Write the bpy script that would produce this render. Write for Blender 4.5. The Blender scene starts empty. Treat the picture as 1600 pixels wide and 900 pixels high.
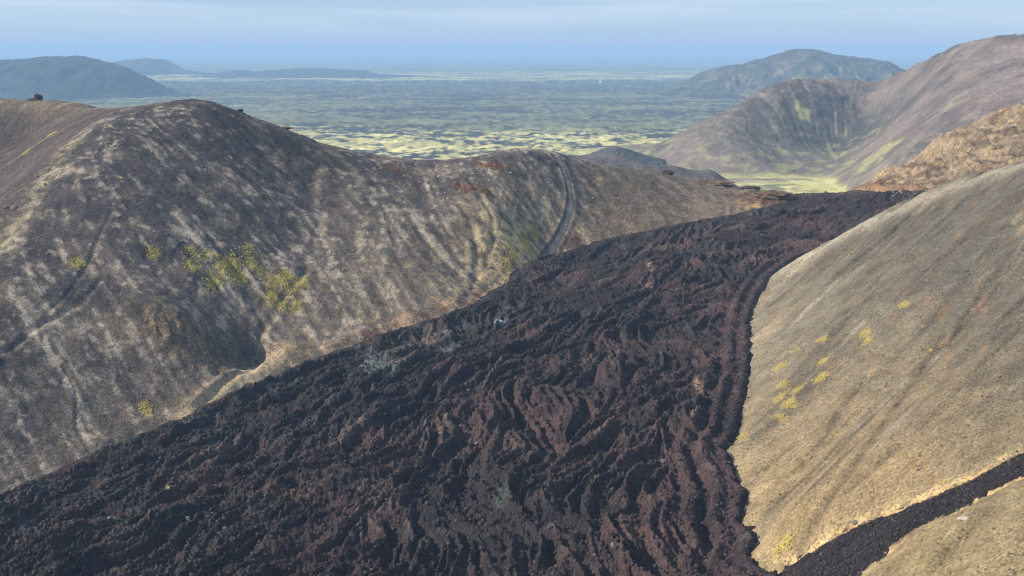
import bpy, math, random
import numpy as np
from mathutils import Vector
rad = math.radians
S = bpy.context.scene
C = bpy.context.collection

# ------------------------------------------------------------------ camera
EYE = 250.0                      # metres above the far plain (z = 0)
F = 2198.0                       # focal length in pixels of the 1600 px wide photograph
PITCH = math.atan(372 / F)
cam_d = bpy.data.cameras.new("camera")
cam_d.sensor_width = 36.0
cam_d.lens = 36.0 * F / 1600.0
cam_d.clip_start = 1.0
cam_d.clip_end = 200000.0
cam = bpy.data.objects.new("camera", cam_d)
C.objects.link(cam)
cam.location = (0, 0, EYE)
cam.rotation_euler = (math.pi / 2 - PITCH, 0, 0)
S.camera = cam

# ------------------------------------------------------------------ light
SUN_EL, SUN_AZ = 32.0, -102.0     # degrees; azimuth from +Y, negative = left of the view
sd = bpy.data.lights.new("sun", 'SUN')
sd.energy = 5.0
sd.angle = rad(0.53)
sd.color = (1.0, 0.86, 0.66)
so = bpy.data.objects.new("sun", sd)
C.objects.link(so)
sv = Vector((math.sin(rad(SUN_AZ)) * math.cos(rad(SUN_EL)), math.cos(rad(SUN_AZ)) * math.cos(rad(SUN_EL)), math.sin(rad(SUN_EL))))
so.rotation_euler = sv.to_track_quat('Z', 'Y').to_euler()
so.location = (0, 0, 3000)

W = bpy.data.worlds.new("World")
S.world = W
W.use_nodes = True
nt = W.node_tree
nt.nodes.clear()
def wn(t, **k):
    n = nt.nodes.new(t)
    for a, b in k.items(): setattr(n, a, b)
    return n
sky = wn('ShaderNodeTexSky', sky_type='NISHITA', sun_disc=False)
sky.sun_elevation = rad(SUN_EL)
sky.sun_rotation = rad(SUN_AZ)
sky.altitude = 250
sky.air_density = 1.0
sky.dust_density = 0.4
sky.ozone_density = 2.5
bg = wn('ShaderNodeBackground')
bg.inputs['Strength'].default_value = 0.085
out = wn('ShaderNodeOutputWorld')
tc = wn('ShaderNodeTexCoord')
# thin stratus: streaks stretched along the horizon, by direction in the sky
mp = wn('ShaderNodeMapping')
mp.inputs['Scale'].default_value = (1.6, 1.6, 24.0)
no = wn('ShaderNodeTexNoise')
no.inputs['Scale'].default_value = 2.4
no.inputs['Detail'].default_value = 6
no.inputs['Roughness'].default_value = 0.55
no.inputs['Distortion'].default_value = 0.4
cr = wn('ShaderNodeMapRange')
cr.inputs['From Min'].default_value = 0.38
cr.inputs['From Max'].default_value = 0.70
cr.inputs['To Max'].default_value = 1.0
sep = wn('ShaderNodeSeparateXYZ')
el = wn('ShaderNodeMapRange')
el.inputs['From Min'].default_value = 0.0
el.inputs['From Max'].default_value = 0.05
mul = wn('ShaderNodeMath', operation='MULTIPLY')
mixs = wn('ShaderNodeMix', data_type='RGBA')
mixs.inputs['B'].default_value = (5.9, 6.8, 8.1, 1)
base = wn('ShaderNodeMix', data_type='RGBA')
base.inputs['Factor'].default_value = 0.72
base.inputs['B'].default_value = (2.8, 4.2, 6.5, 1)     # high thin veil over the clear sky
L = nt.links.new
L(tc.outputs['Generated'], mp.inputs['Vector']); L(mp.outputs['Vector'], no.inputs['Vector'])
L(no.outputs['Fac'], cr.inputs['Value'])
L(tc.outputs['Generated'], sep.inputs[0]); L(sep.outputs['Z'], el.inputs['Value'])
L(cr.outputs['Result'], mul.inputs[0]); L(el.outputs['Result'], mul.inputs[1])
mul2 = wn('ShaderNodeMath', operation='MULTIPLY'); mul2.inputs[1].default_value = 0.85
L(mul.outputs[0], mul2.inputs[0])
L(sky.outputs['Color'], base.inputs['A'])
L(base.outputs['Result'], mixs.inputs['A']); L(mul2.outputs[0], mixs.inputs['Factor'])
L(mixs.outputs['Result'], bg.inputs['Color']); L(bg.outputs[0], out.inputs[0])

S.view_settings.view_transform = 'Standard'
S.view_settings.look = 'None'
S.view_settings.exposure = 0.68
S.view_settings.gamma = 1.0
S.cycles.volume_bounces = 2
S.cycles.use_denoising = True
S.cycles.filter_width = 1.1
S.cycles.max_bounces = 4
S.cycles.diffuse_bounces = 2

HAZE_DENSITY = 6.8e-5

# ------------------------------------------------------------------ noise
_r = np.random.RandomState(7)
_perm = _r.permutation(4096).astype(np.int32)
_ga = _r.rand(4096) * 2 * np.pi
_gx, _gy = np.cos(_ga).astype(np.float32), np.sin(_ga).astype(np.float32)
def perlin(x, y, seed=0):
    x = np.asarray(x, np.float32) + 1000.37 + seed * 17.31
    y = np.asarray(y, np.float32) + 1000.71 + seed * 9.77
    xi = np.floor(x).astype(np.int32); yi = np.floor(y).astype(np.int32)
    xf = x - xi; yf = y - yi
    u = xf * xf * xf * (xf * (xf * 6 - 15) + 10); v = yf * yf * yf * (yf * (yf * 6 - 15) + 10)
    def g(ix, iy, dx, dy):
        h = _perm[(_perm[(ix + seed * 131) & 4095] + iy) & 4095]
        return _gx[h] * dx + _gy[h] * dy
    a = g(xi, yi, xf, yf); b = g(xi + 1, yi, xf - 1, yf)
    c = g(xi, yi + 1, xf, yf - 1); d = g(xi + 1, yi + 1, xf - 1, yf - 1)
    return (a + (b - a) * u + ((c + (d - c) * u) - (a + (b - a) * u)) * v) * 1.5
def fbm(x, y, o=4, seed=0, g=0.5):
    s = 0; a = 1; t = 0
    for i in range(o):
        s = s + a * perlin(x, y, seed + i); t += a
        x = x * 2.03; y = y * 2.03; a *= g
    return s / t
def ridged(x, y, o=3, seed=0, g=0.5):
    s = 0; a = 1; t = 0
    for i in range(o):
        s = s + a * (1 - np.abs(perlin(x, y, seed + i)) * 1.8); t += a
        x = x * 2.07; y = y * 2.07; a *= g
    return s / t
def sstep(a, b, x):
    t = np.clip((x - a) / (b - a), 0, 1)
    return t * t * (3 - 2 * t)
def lerp(a, b, t): return a + (b - a) * t
def cmix(c, col, t):
    return c + (np.array(col, np.float32) - c) * t[..., None]

# ------------------------------------------------------------------ survey helpers: a sight line -> a point of the terrain
cp, sp_ = math.cos(PITCH), math.sin(PITCH)
def ray(px, py):
    u = (px - 800) / F; v = -(py - 450) / F
    y = cp + v * sp_; z = -sp_ + v * cp
    return u / y, z / y
def at(px, py, Y):
    a, b = ray(px, py)
    return (a * Y, Y, EYE + b * Y)
A_, D_, E_ = at(0, 775, 560), at(1230, 310, 1000), at(1150, 880, 440)
_m = np.linalg.solve(np.array([[1, p[0], p[1]] for p in (A_, D_, E_)]), np.array([p[2] for p in (A_, D_, E_)]))
def lava_plane(x, y): return _m[0] + _m[1] * x + _m[2] * y
def onlava(px, py):
    a, b = ray(px, py)
    Y = (_m[0] - EYE) / (b - _m[1] * a - _m[2])
    return (a * Y, Y, EYE + b * Y)
P1, P2, Q1 = onlava(1170, 540), onlava(1150, 740), at(1500, 430, 590)
_s = np.linalg.solve(np.array([[1, p[0], p[1]] for p in (P1, P2, Q1)]), np.array([p[2] for p in (P1, P2, Q1)]))
def onslope(px, py):
    a, b = ray(px, py)
    Y = (_s[0] - EYE) / (b - _s[1] * a - _s[2])
    return (a * Y, Y, EYE + b * Y)

Lpix = [(-220, 860), (-60, 798), (0, 775), (70, 742), (140, 715), (210, 682), (285, 655), (350, 617), (420, 592), (480, 567), (540, 545), (600, 522),
        (680, 497), (740, 475), (790, 440), (845, 405), (900, 386), (970, 367), (1050, 352), (1130, 335), (1200, 318), (1232, 309)]
Rpix = [(1250, 400), (1213, 425), (1190, 455), (1173, 492), (1170, 540), (1172, 580), (1163, 630), (1152, 675), (1138, 703), (1150, 738), (1167, 768),
        (1160, 815), (1186, 850), (1168, 868), (1205, 896)]
Lb = [onlava(*p)[:2] for p in Lpix]
Rb = [onlava(*p)[:2] for p in Rpix]
Lb2 = Lb + [(196, 1030), (205, 1080)]
Rb_top = [(245, 1080), (246, 1035), (262, 990), (290, 972), (325, 982), (380, 990), (380, 960), (300, 915), (250, 880), (212, 850)]
Rb2 = Rb_top + Rb + [(85, 360), (100, 215)]
main_poly = Lb2 + Rb2 + [(-400, 215)]

# ---- control points of the near terrain
ctl = []
for p in Lpix: ctl.append(onlava(*p))
for p in Rpix: ctl.append(onlava(*p))
for p in [(300, 760), (150, 830), (500, 680), (700, 600), (900, 500), (1000, 600), (1000, 420), (1100, 450), (1150, 380), (1250, 345), (600, 820), (850, 760), (1000, 860), (300, 900), (0, 900), (1330, 330)]:
    ctl.append(onlava(*p))
ctl += [(235, 985, float(lava_plane(235, 985))), (215, 865, float(lava_plane(215, 865))), (262, 930, float(lava_plane(262, 930))), (290, 955, float(lava_plane(290, 955))), (330, 972, float(lava_plane(330, 972)))]
ctl += [(220, 1050, 140), (260, 1060, 138), (300, 1080, 132), (240, 1130, 115), (200, 1100, 112), (250, 1250, 60), (230, 1450, 5)]
crest = [(-260, 165, 1080), (-100, 158, 1060), (0, 156, 1040), (60, 159, 1030), (120, 161, 1015), (180, 169, 990), (225, 165, 950), (270, 157, 935), (312, 157, 930), (350, 167, 930), (374, 180, 930),
         (440, 200, 935), (475, 213, 937), (500, 224, 940), (560, 240, 942), (600, 247, 942), (680, 252, 950), (740, 248, 955), (780, 241, 962), (830, 237, 975), (870, 242, 990), (920, 255, 1005),
         (1000, 267, 1025), (1050, 276, 1035), (1090, 286, 1035), (1130, 296, 1030), (1190, 300, 1015), (1222, 303, 1006)]
for c in crest:
    x, y, z = at(*c)
    ctl.append((x, y, z))
    k = y / 930.0
    ctl.append((x + x / y * 60, y + 60, z - 16))
    ctl.append((x + x / y * 170, y + 170, max(z - 75, 0)))
for x in (-560, -300, -100, 100):
    ctl.append((x, 1450, 2))
foot = {540: (500, 224, 940), 680: (640, 250, 943), 790: (780, 241, 962), 900: (880, 244, 992),
        1050: (1050, 276, 1035)}
for p in Lpix:
    if p[0] in foot:
        f = np.array(onlava(*p)); c = np.array(at(*foot[p[0]]))
        for t in (0.22, 0.5, 0.78):
            g = 1 - (1 - t) ** 1.12
            q = f + (c - f) * t; q[2] = f[2] + (c[2] - f[2]) * g
            ctl.append(tuple(q))
# the broad dome below the left summit: close to one face, bulging a little
_f = [onlava(0, 775), onlava(420, 592), at(312, 157, 930)]
_d = np.linalg.solve(np.array([[1, q[0], q[1]] for q in _f]), np.array([q[2] for q in _f]))
for px, py, bulge in [(-150, 700, 1), (-150, 560, 3), (0, 640, 2), (0, 520, 4), (0, 430, 3), (150, 600, 1), (150, 480, 5), (150, 360, 9), (150, 260, 7), (150, 205, 2), (90, 300, 5), (230, 200, 4), (300, 560, 0), (300, 450, 5), (300, 340, 9), (300, 240, 8),
                      (400, 500, -2), (400, 400, 3), (400, 300, 5), (400, 230, 1), (480, 480, -1), (480, 380, 0), (480, 290, -2)]:
    a, b = ray(px, py); Yq = (_d[0] - EYE) / (b - _d[1] * a - _d[2])
    ctl.append((a * Yq, Yq, EYE + b * Yq + bulge))
for p in [(-150, 260, 960), (-150, 420, 840), (-20, 250, 960), (40, 210, 990)]:
    ctl.append(at(*p))
# right slope
for p in [(1250, 400), (1350, 349), (1440, 308), (1500, 284), (1560, 264), (1600, 252), (1700, 225)]:
    q = onslope(*p); ctl.append(q)
    if p[0] > 1300:
        n = np.array([-0.25, 0.97]); lp = lambda x, y: max(lava_plane(x, y), 118)
        ctl.append((q[0] + 10, q[1] + 55, q[2] - 12)); ctl.append((q[0] + 14, q[1] + 115, min(q[2] - 22, float(lava_plane(q[0] + 14, q[1] + 115)) + 12)))
for p in [(1300, 450), (1400, 400), (1500, 340), (1600, 330), (1250, 550), (1400, 520), (1600, 430), (1230, 700), (1350, 620), (1450, 600), (1600, 560), (1250, 800), (1400, 720), (1600, 700),
          (1750, 400), (1750, 600), (1750, 800), (1900, 300)]:
    q = onslope(*p)
    ctl.append((q[0], q[1], q[2] + 3.0 * math.sin(p[0] * .013 + p[1] * .02)))
for p in [(1450, 880), (1600, 800), (1600, 900), (1750, 950), (1400, 960)]:
    q = onslope(*p); ctl.append((q[0], q[1], q[2] + 3))
ctl += [(60, 330, 84.), (-150, 330, 60.), (-300, 420, 50.), (200, 300, 170.), (100, 290, 108.)]
# tan ridge beyond the lava on the right
for p in [(1322, 303, 1040), (1380, 272, 1060), (1440, 240, 1080), (1500, 207, 1100), (1560, 180, 1110), (1600, 166, 1120), (1700, 130, 1130)]:
    x, y, z = at(*p); ctl.append((x, y, z)); ctl.append((x + 20, y + 70, z - 10)); ctl.append((x + 60, y + 230, max(z - 80, 0)))
for p in [(1450, 300, 965), (1500, 287, 985), (1560, 262, 995), (1620, 246, 1000), (1720, 215, 1010), (1500, 250, 1035), (1580, 215, 1050), (1660, 190, 1060), (1420, 275, 1015)]:
    ctl.append(at(*p))
ctl += [(350, 1450, 30), (500, 1450, 60)]
ctl = np.array(ctl)
# merge near-duplicates
keep = []
for c in ctl:
    if all(np.hypot(c[0] - k[0], c[1] - k[1]) > 6 for k in keep): keep.append(c)
ctl = np.array(keep)

class RBF:
    def __init__(s, p, lam=0.4):
        s.c = p[:, :2] / 100.0
        n = len(p)
        d2 = ((s.c[:, None] - s.c[None]) ** 2).sum(-1)
        K = 0.5 * d2 * np.log(d2 + 1e-9)
        K[np.arange(n), np.arange(n)] = lam * 0.01
        Pm = np.c_[np.ones(n), s.c]
        M = np.block([[K, Pm], [Pm.T, np.zeros((3, 3))]])
        w = np.linalg.solve(M, np.r_[p[:, 2], 0, 0, 0])
        s.w, s.a = w[:n].astype(np.float32), w[n:]
    def __call__(s, x, y):
        x = np.asarray(x, np.float64) / 100; y = np.asarray(y, np.float64) / 100
        shp = x.shape; x = x.ravel().astype(np.float32); y = y.ravel().astype(np.float32)
        o = (s.a[0] + s.a[1] * x + s.a[2] * y).astype(np.float64)
        for (cx, cy), w in zip(s.c.astype(np.float32), s.w):
            d2 = (x - cx) ** 2 + (y - cy) ** 2 + 1e-6
            o += w * (0.5 * d2 * np.log(d2))
        return o.reshape(shp)
near0 = RBF(ctl)

# ---- coarse plan grid for sight lines and for the fall-line streaks
GX0, GY0, GS = -600.0, 280.0, 2.0
gx = np.arange(GX0, 640, GS); gy = np.arange(GY0, 1500, GS)
GXX, GYY = np.meshgrid(gx, gy)
_cx, _cy = gx[::3], gy[::3]
_cz = near0(*np.meshgrid(_cx, _cy))
def bil(grid, x, y, x0=GX0, y0=GY0, s=GS):
    fx = np.clip((np.asarray(x) - x0) / s, 0, grid.shape[1] - 1.001); fy = np.clip((np.asarray(y) - y0) / s, 0, grid.shape[0] - 1.001)
    ix = fx.astype(np.int32); iy = fy.astype(np.int32); fx = fx - ix; fy = fy - iy
    return (grid[iy, ix] * (1 - fx) * (1 - fy) + grid[iy, ix + 1] * fx * (1 - fy) + grid[iy + 1, ix] * (1 - fx) * fy + grid[iy + 1, ix + 1] * fx * fy)
Zc = bil(_cz, GXX, GYY, GX0, GY0, GS * 3)
def P(px, py, y0=330.0):
    a, b = ray(px, py)
    ys = np.arange(y0, 1450, 1.0)
    h = bil(Zc, a * ys, ys); r = EYE + b * ys
    k = np.argmax(h >= r)
    if not (h >= r).any(): k = int(np.argmax(h - r))
    return (a * ys[k], ys[k])
def PL(pts): return [P(*p) for p in pts]

def polydist(x, y, pts):
    """distance to a polyline, and arc position of the nearest point"""
    best = np.full(x.shape, 1e9, np.float32); arc = np.zeros(x.shape, np.float32); side = np.zeros(x.shape, np.float32); acc = 0
    for (ax, ay), (bx, by) in zip(pts[:-1], pts[1:]):
        dx, dy = bx - ax, by - ay; l2 = dx * dx + dy * dy + 1e-9
        t = np.clip(((x - ax) * dx + (y - ay) * dy) / l2, 0, 1)
        ex = x - (ax + t * dx); ey = y - (ay + t * dy); d = np.sqrt(ex * ex + ey * ey)
        m = d < best
        best = np.where(m, d, best); arc = np.where(m, acc + t * math.sqrt(l2), arc); side = np.where(m, np.sign(dx * ey - dy * ex), side)
        acc += math.sqrt(l2)
    return best, arc, side
def inside(x, y, poly):
    r = np.zeros(x.shape, bool)
    n = len(poly)
    for i in range(n):
        ax, ay = poly[i]; bx, by = poly[(i + 1) % n]
        if ay == by: continue
        c = ((ay > y) != (by > y)) & (x < (bx - ax) * (y - ay) / (by - ay) + ax)
        r ^= c
    return r

tong_top = PL([(1225, 888), (1300, 843), (1350, 820), (1400, 800), (1450, 778), (1500, 757), (1550, 733), (1600, 708)])
tong_top = [onlava(1180, 905)[:2]] + tong_top + [(tong_top[-1][0] + 30, tong_top[-1][1] + 2), (tong_top[-1][0] + 420, tong_top[-1][1] + 20)]
tong_bot = PL([(1330, 902), (1372, 868), (1400, 838), (1440, 812), (1500, 787), (1560, 757), (1600, 735)])
tong_bot = [(78, 335)] + tong_bot + [(tong_bot[-1][0] + 30, tong_bot[-1][1] + 4), (tong_bot[-1][0] + 420, tong_bot[-1][1] + 14)]
tong_poly = tong_top + tong_bot[::-1]

def lava_sdf(x, y):
    jx = x + 2.2 * fbm(x / 14, y / 14, 3, 61); jy = y + 2.2 * fbm(x / 14, y / 14, 3, 67)
    d1 = polydist(jx, jy, main_poly + [main_poly[0]])[0]
    d1 = np.where(inside(jx, jy, main_poly), d1, -d1)
    e_ = 0.8 * fbm(x / 3.0, y / 3.0, 2, 69); d1 = d1 + e_
    jx = x + 1.3 * fbm(x / 9, y / 9, 4, 61); jy = y + 1.6 * fbm(x / 9, y / 9, 4, 67)
    d2 = e_ * .5 + polydist(jx, jy, tong_poly + [tong_poly[0]])[0] 
    d2 = np.where(inside(jx, jy, tong_poly), d2, e_ - d2)
    return d1, d2

# ---- fall-line streaks (noise smeared along the slope's gradient)
gyz, gxz = np.gradient(Zc, GS)
gl = np.hypot(gxz, gyz) + 1e-3
gxn, gyn = gxz / gl, gyz / gl
def lic(src, n, step=2.0):
    acc = src.copy()
    for sg in (1, -1):
        X, Y = GXX.copy(), GYY.copy()
        for i in range(n):
            X += sg * step * bil(gxn, X, Y); Y += sg * step * bil(gyn, X, Y)
            acc = acc + bil(src, X, Y)
    acc = acc / (2 * n + 1)
    return (acc - acc.mean()) / acc.std()
rs = np.random.RandomState(3)
sA = lic(rs.randn(*Zc.shape), 14)
sB = lic(fbm(GXX / 9, GYY / 9, 2, 11), 20, 2.5)
sC = lic(fbm(GXX / 26, GYY / 26, 2, 15), 22, 4)

# ---- named features of the left hill, read off the photograph with sight lines
gullies = [(PL([(172, 330), (160, 355), (150, 385), (130, 425), (100, 462), (72, 492), (64, 520), (68, 545), (95, 575), (118, 610), (118, 655), (130, 695), (142, 713)]), 1.2, 1.8),
           (PL([(160, 440), (120, 480), (80, 500), (45, 520), (20, 545), (-20, 570)]), 2.2, 2.6),
           (PL([(510, 265), (505, 330), (480, 400), (470, 440)]), 1.4, 3.5),
           (PL([(700, 300), (735, 345), (745, 400), (740, 450), (725, 472)]), 2.2, 4.0),
           (PL([(735, 285), (768, 340), (770, 380), (757, 425)]), 1.5, 2.6),
           (PL([(600, 330), (625, 400), (600, 450)]), 1.0, 3.0),
           (PL([(300, 400), (340, 450), (385, 495), (412, 508)]), 1.8, 3.0),
           (PL([(330, 370), (370, 430), (400, 480), (415, 505), (412, 530)]), 1.5, 3.0),
           (PL([(480, 420), (440, 470), (418, 505)]), 1.6, 3.0),
           (PL([(410, 505), (408, 545), (390, 580), (340, 610), (305, 640)]), 3.0, 3.0)]
rills = [PL(g) for g in ([(1255, 715), (1290, 685), (1310, 650), (1335, 615), (1352, 590)], [(1255, 850), (1278, 800), (1330, 730), (1375, 670), (1410, 620), (1450, 560), (1475, 520)],
                          [(1178, 752), (1215, 715), (1250, 690)], [(1180, 815), (1215, 780), (1250, 750), (1300, 700)], [(1440, 590), (1490, 520), (1540, 450), (1590, 390)],
                          [(1400, 470), (1440, 430), (1500, 380)], [(1330, 760), (1400, 700), (1470, 640), (1540, 570), (1600, 510)])]
track = PL([(866, 246), (880, 262), (890, 290), (893, 315), (888, 345), (876, 370), (862, 390), (847, 405)])
ridge_lit = PL([(455, 545), (425, 560), (400, 582), (360, 605), (325, 622), (300, 642), (288, 655)])
pale_lines = PL([(515, 390), (500, 350), (497, 300), (503, 262)]), PL([(560, 465), (568, 430), (560, 385), (570, 345)]), PL([(603, 470), (603, 430), (597, 395), (600, 350)]), \
    PL([(700, 490), (722, 460), (735, 420), (730, 385), (745, 350)])
hollow = PL([(300, 528), (330, 512), (370, 503), (405, 512), (412, 535), (405, 558), (380, 572), (345, 577), (312, 570), (285, 552)])
Bk = P(270, 520); Hl = P(385, 548)

def land(x, y):
    """height of the near ground and its colour, with some shade and sunlight put in"""
    z = near0(x, y)
    a = bil(sA, x, y); b = bil(sB, x, y); c = bil(sC, x, y)
    dm, dt = lava_sdf(x, y)
    d = np.maximum(dm, dt)
    wx = x + 5 * fbm(x / 30, y / 30, 3, 31); wy = y + 5 * fbm(x / 30, y / 30, 3, 35)
    left = 1 - sstep(-25, 25, x - np.interp(y, [300, 500, 660, 800, 1000, 1500], [40, 60, 60, 80, 215, 230]))
    tan_r = sstep(-8, 8, y - np.interp(x, [200, 225, 243, 262, 300, 360, 600], [1500, 1400, 1050, 965, 945, 950, 940])) * (x > 200)
    right = (1 - left) * (1 - tan_r)
    # --- relief
    big = fbm(x / 60, y / 60, 4, 21) * 2.4
    z = z + big * (0.35 + 0.65 * left) * sstep(0, 40, np.abs(d))
    z = z + (a * 0.10 + b * 0.10 + c * 0.12 + 0.9 * fbm(wx / 11, wy / 14, 3, 43)) * left + 0.0 * right
    rg = np.zeros_like(x)
    for g in rills:
        k = np.exp(-(polydist(wx * .4 + x * .6, wy * .4 + y * .6, g)[0] / 2.2) ** 2); z = z - 1.5 * k * right; rg = np.maximum(rg, k)
    # straight rills down the right slope
    sl = (y - 0.85 * x) * 0.76; rl = fbm(sl / 17 + 0.5 * fbm(x / 80, y / 80, 2, 71), x / 150, 3, 73)
    z = z + right * 2.6 * fbm(sl / 26, x / 110, 3, 77) * sstep(3, 25, -d)
    z = z - right * (0.5 * fbm(sl / 5, x / 40, 3, 75) + 2.0 * sstep(0.05, 0.5, rl)) * sstep(3, 25, -d)
    z = z + fbm(x / 7, y / 7, 4, 41) * 0.38 + fbm(x / 1.6, y / 1.6, 2, 45) * 0.09
    gm = np.zeros_like(x)
    for g, dep, wid in gullies:
        dd = polydist(wx * 0.6 + x * 0.4, wy * 0.6 + y * 0.4, g)[0]
        wid = wid * 0.6; k = np.exp(-(dd / wid) ** 2)
        z = z - 0.38 * dep * k + 0.12 * dep * np.exp(-((dd - 2.0 * wid) / wid) ** 2)
        gm = np.maximum(gm, k)
    # knob with layered rock and the hollow in its lee
    dk = np.exp(-(((x - Bk[0]) / 26) ** 2 + ((y - Bk[1]) / 20) ** 2)); z = z + 9 * dk
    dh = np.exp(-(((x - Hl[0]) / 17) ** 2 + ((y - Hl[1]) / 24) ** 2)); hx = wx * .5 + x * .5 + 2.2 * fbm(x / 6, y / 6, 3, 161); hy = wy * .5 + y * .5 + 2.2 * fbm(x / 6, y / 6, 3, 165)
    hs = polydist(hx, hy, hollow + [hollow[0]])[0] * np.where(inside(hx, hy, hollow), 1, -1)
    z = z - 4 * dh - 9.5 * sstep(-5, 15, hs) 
    rk = sstep(0.25, 0.6, np.exp(-(((x - Bk[0] - 11) / 24) ** 2 + ((y - Bk[1] + 8) / 11) ** 2)) + 0.35 * fbm(x / 8, y / 8, 3, 51))
    step = (z / 2.4 + 0.5 * fbm(x / 12, y / 12, 2, 53)); st = (step - np.floor(step))
    z = z + rk * left * (2.4 * (sstep(0.1, 0.9, st) - st) + 2.2 * ridged(x / 7, y / 7, 3, 55) - 0.8)
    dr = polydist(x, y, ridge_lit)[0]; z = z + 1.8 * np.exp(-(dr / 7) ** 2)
    # gravel track: a shallow cut and its shoulder
    td, ta, ts = polydist(x, y, track)
    tm = 1 - sstep(1.4, 2.0, td)
    z = z - 0.9 * (1 - sstep(1.2, 2.6, td)) + 0.6 * np.exp(-((td - 3.2) / 0.9) ** 2)
    # rusty scabs along the crest of the saddle, rock ribs near the notch
    scab = np.zeros_like(x)
    for px, py, rx, ry in [(765, 258, 16, 5), (722, 292, 10, 6), (755, 300, 8, 4), (620, 265, 8, 4), (1150, 305, 12, 6), (1185, 315, 18, 5), (480, 213, 6, 3)]:
        qx, qy = P(px, py)
        scab = np.maximum(scab, np.exp(-(((x - qx) / rx) ** 2 + ((y - qy) / ry) ** 2)))
    scab = sstep(0.35, 0.65, scab + 0.45 * fbm(x / 5, y / 5, 4, 57))
    z = z + scab * (0.5 + 1.6 * ridged(x / 5, y / 5, 3, 58) - 0.8) * left
    # tan ridge: lumpy, bouldery
    z = z + tan_r * (fbm(x / 22, y / 22, 5, 81, 0.6) * 6 + ridged(x / 8, y / 8, 3, 83) * 2.0)
    # bank cut along the lava
    z = z - 0.9 * sstep(-7, -0.5, d)
    bank = np.exp(-((dt + 2.2) / 2.3) ** 2) * (dm < -4)
    z = z - bank * 1.0 + bank * 1.2 * ridged(x / 4, y / 4, 3, 85)
    z = z - 3.5 * sstep(1.0, 5.0, d)
    # --- colour
    hm = sstep(-3, 4, hs)
    n1 = fbm(wx / 24, wy / 24, 5, 101, 0.6); n2 = fbm(wx / 6, wy / 6, 4, 107, 0.6); n3 = fbm(x / 60, y / 60, 3, 113)
    up = np.clip((z - lava_plane(x, y)) / 110.0, 0, 1)                   # height above the valley floor
    col = np.zeros(x.shape + (3,), np.float32) + np.array((0.128, 0.107, 0.090), np.float32)
    col = cmix(col, (0.050, 0.046, 0.051), sstep(-0.22, 0.25, n1 + 0.45 * (up - 0.45) + 0.05 * b + 0.05 * c) * 0.9)
    pale = sstep(0.0, 0.34, n2 * 0.9 + 0.05 * b - 0.5 * n1 - 0.3 * n3 + 0.16 * a - 0.07)
    col = cmix(col, (0.36, 0.305, 0.24), pale * (0.62 - 0.1 * up))
    warm = sstep(0.45, 0.0, up) * sstep(-260, 120, x)
    col = cmix(col, (0.40, 0.30, 0.165), warm * sstep(-0.4, 0.5, n2 + 0.6 * n1 + 0.15 * a + 0.1 * b) * 0.8)
    # the far left shoulder is darker, behind a pale seam
    seam = PL([(150, 190), (110, 220), (70, 270), (35, 330), (0, 395)]); sd_, _, sside = polydist(x, y, seam)
    col = cmix(col, (0.30, 0.265, 0.165), np.exp(-(sd_ / 7) ** 2) * sstep(-0.4, 0.3, n2) * 0.75)
    far_l = (1 - sstep(-6, 6, x - np.interp(y, [q[1] for q in seam[::-1]], [q[0] for q in seam[::-1]]))) * sstep(700, 770, y)
    col = cmix(col, (0.062, 0.052, 0.050), far_l * 0.9)
    top_l = np.exp(-((near0_crest(x, y)) / 22) ** 2) * (x < -225)
    col = cmix(col, (0.24, 0.20, 0.13), top_l * 0.35)
    # dark east flank of the summit: dark ash, plus its shade put into the colour
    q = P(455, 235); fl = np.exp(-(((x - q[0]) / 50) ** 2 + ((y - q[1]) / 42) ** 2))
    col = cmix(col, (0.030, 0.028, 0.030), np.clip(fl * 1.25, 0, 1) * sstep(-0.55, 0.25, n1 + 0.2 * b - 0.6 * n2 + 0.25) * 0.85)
    for ln in pale_lines:
        dd = polydist(wx * 0.4 + x * 0.6, y, ln)[0]
        col = cmix(col, (0.34, 0.285, 0.20), np.exp(-(dd / 3.0) ** 2) * sstep(-0.5, 0.3, n2) * 0.75)
    gpale = sstep(0.6, 1.6, b * 0.8 + 0.5 * a) * left
    col = cmix(col, (0.29, 0.25, 0.19), gpale * 0.1)
    col = cmix(col, (0.060, 0.052, 0.050), gm * 0.3)
    col = cmix(col, (0.075, 0.064, 0.056), hm * 0.75)  # shade inside the hollow darkened in the ground colour
    col = cmix(col, (0.17, 0.122, 0.080), rk * left * 0.8)
    col = cmix(col, (0.055, 0.042, 0.036), rk * left * sstep(0.6, 0.9, st) * 0.8)
    col = cmix(col, (0.19, 0.145, 0.085), np.clip(dk * 1.2, 0, 1) * sstep(-0.2, 0.3, n2) * 0.6 * left)
    col = cmix(col, (0.42, 0.32, 0.19), np.exp(-(dr / 5.0) ** 2) * 0.75)  # sunlit rim below the hollow, brightened in the colour too
    # warm rubble strip right beside the lava
    strip = np.exp(-((d + 4) / 7) ** 2) * left * sstep(-140, -60, x) * sstep(120, 40, x)
    col = cmix(col, (0.40, 0.24, 0.13), strip * sstep(-0.3, 0.4, n2 + 0.3 * n1) * 0.7)
    col = cmix(col, (0.075, 0.030, 0.024), sstep(0.25, 0.6, strip * sstep(0.0, 0.5, -n1 + n2)) * 0.8)
    # scree fan below the saddle
    q = P(800, 390); fn = np.exp(-(((x - q[0]) / 26) ** 2 + ((y - q[1]) / 45) ** 2))
    col = cmix(col, (0.48, 0.36, 0.18), fn * sstep(-0.5, 0.3, n2 + 0.2 * a) * 0.85)
    col = cmix(col, (0.105, 0.082, 0.066), left * sstep(0, 45, x - np.interp(y, [780, 830, 870, 950], [-5, 40, 45, 35])) * 0.8)
    col = cmix(col, (0.115, 0.055, 0.032), scab * left * 0.85)
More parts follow.
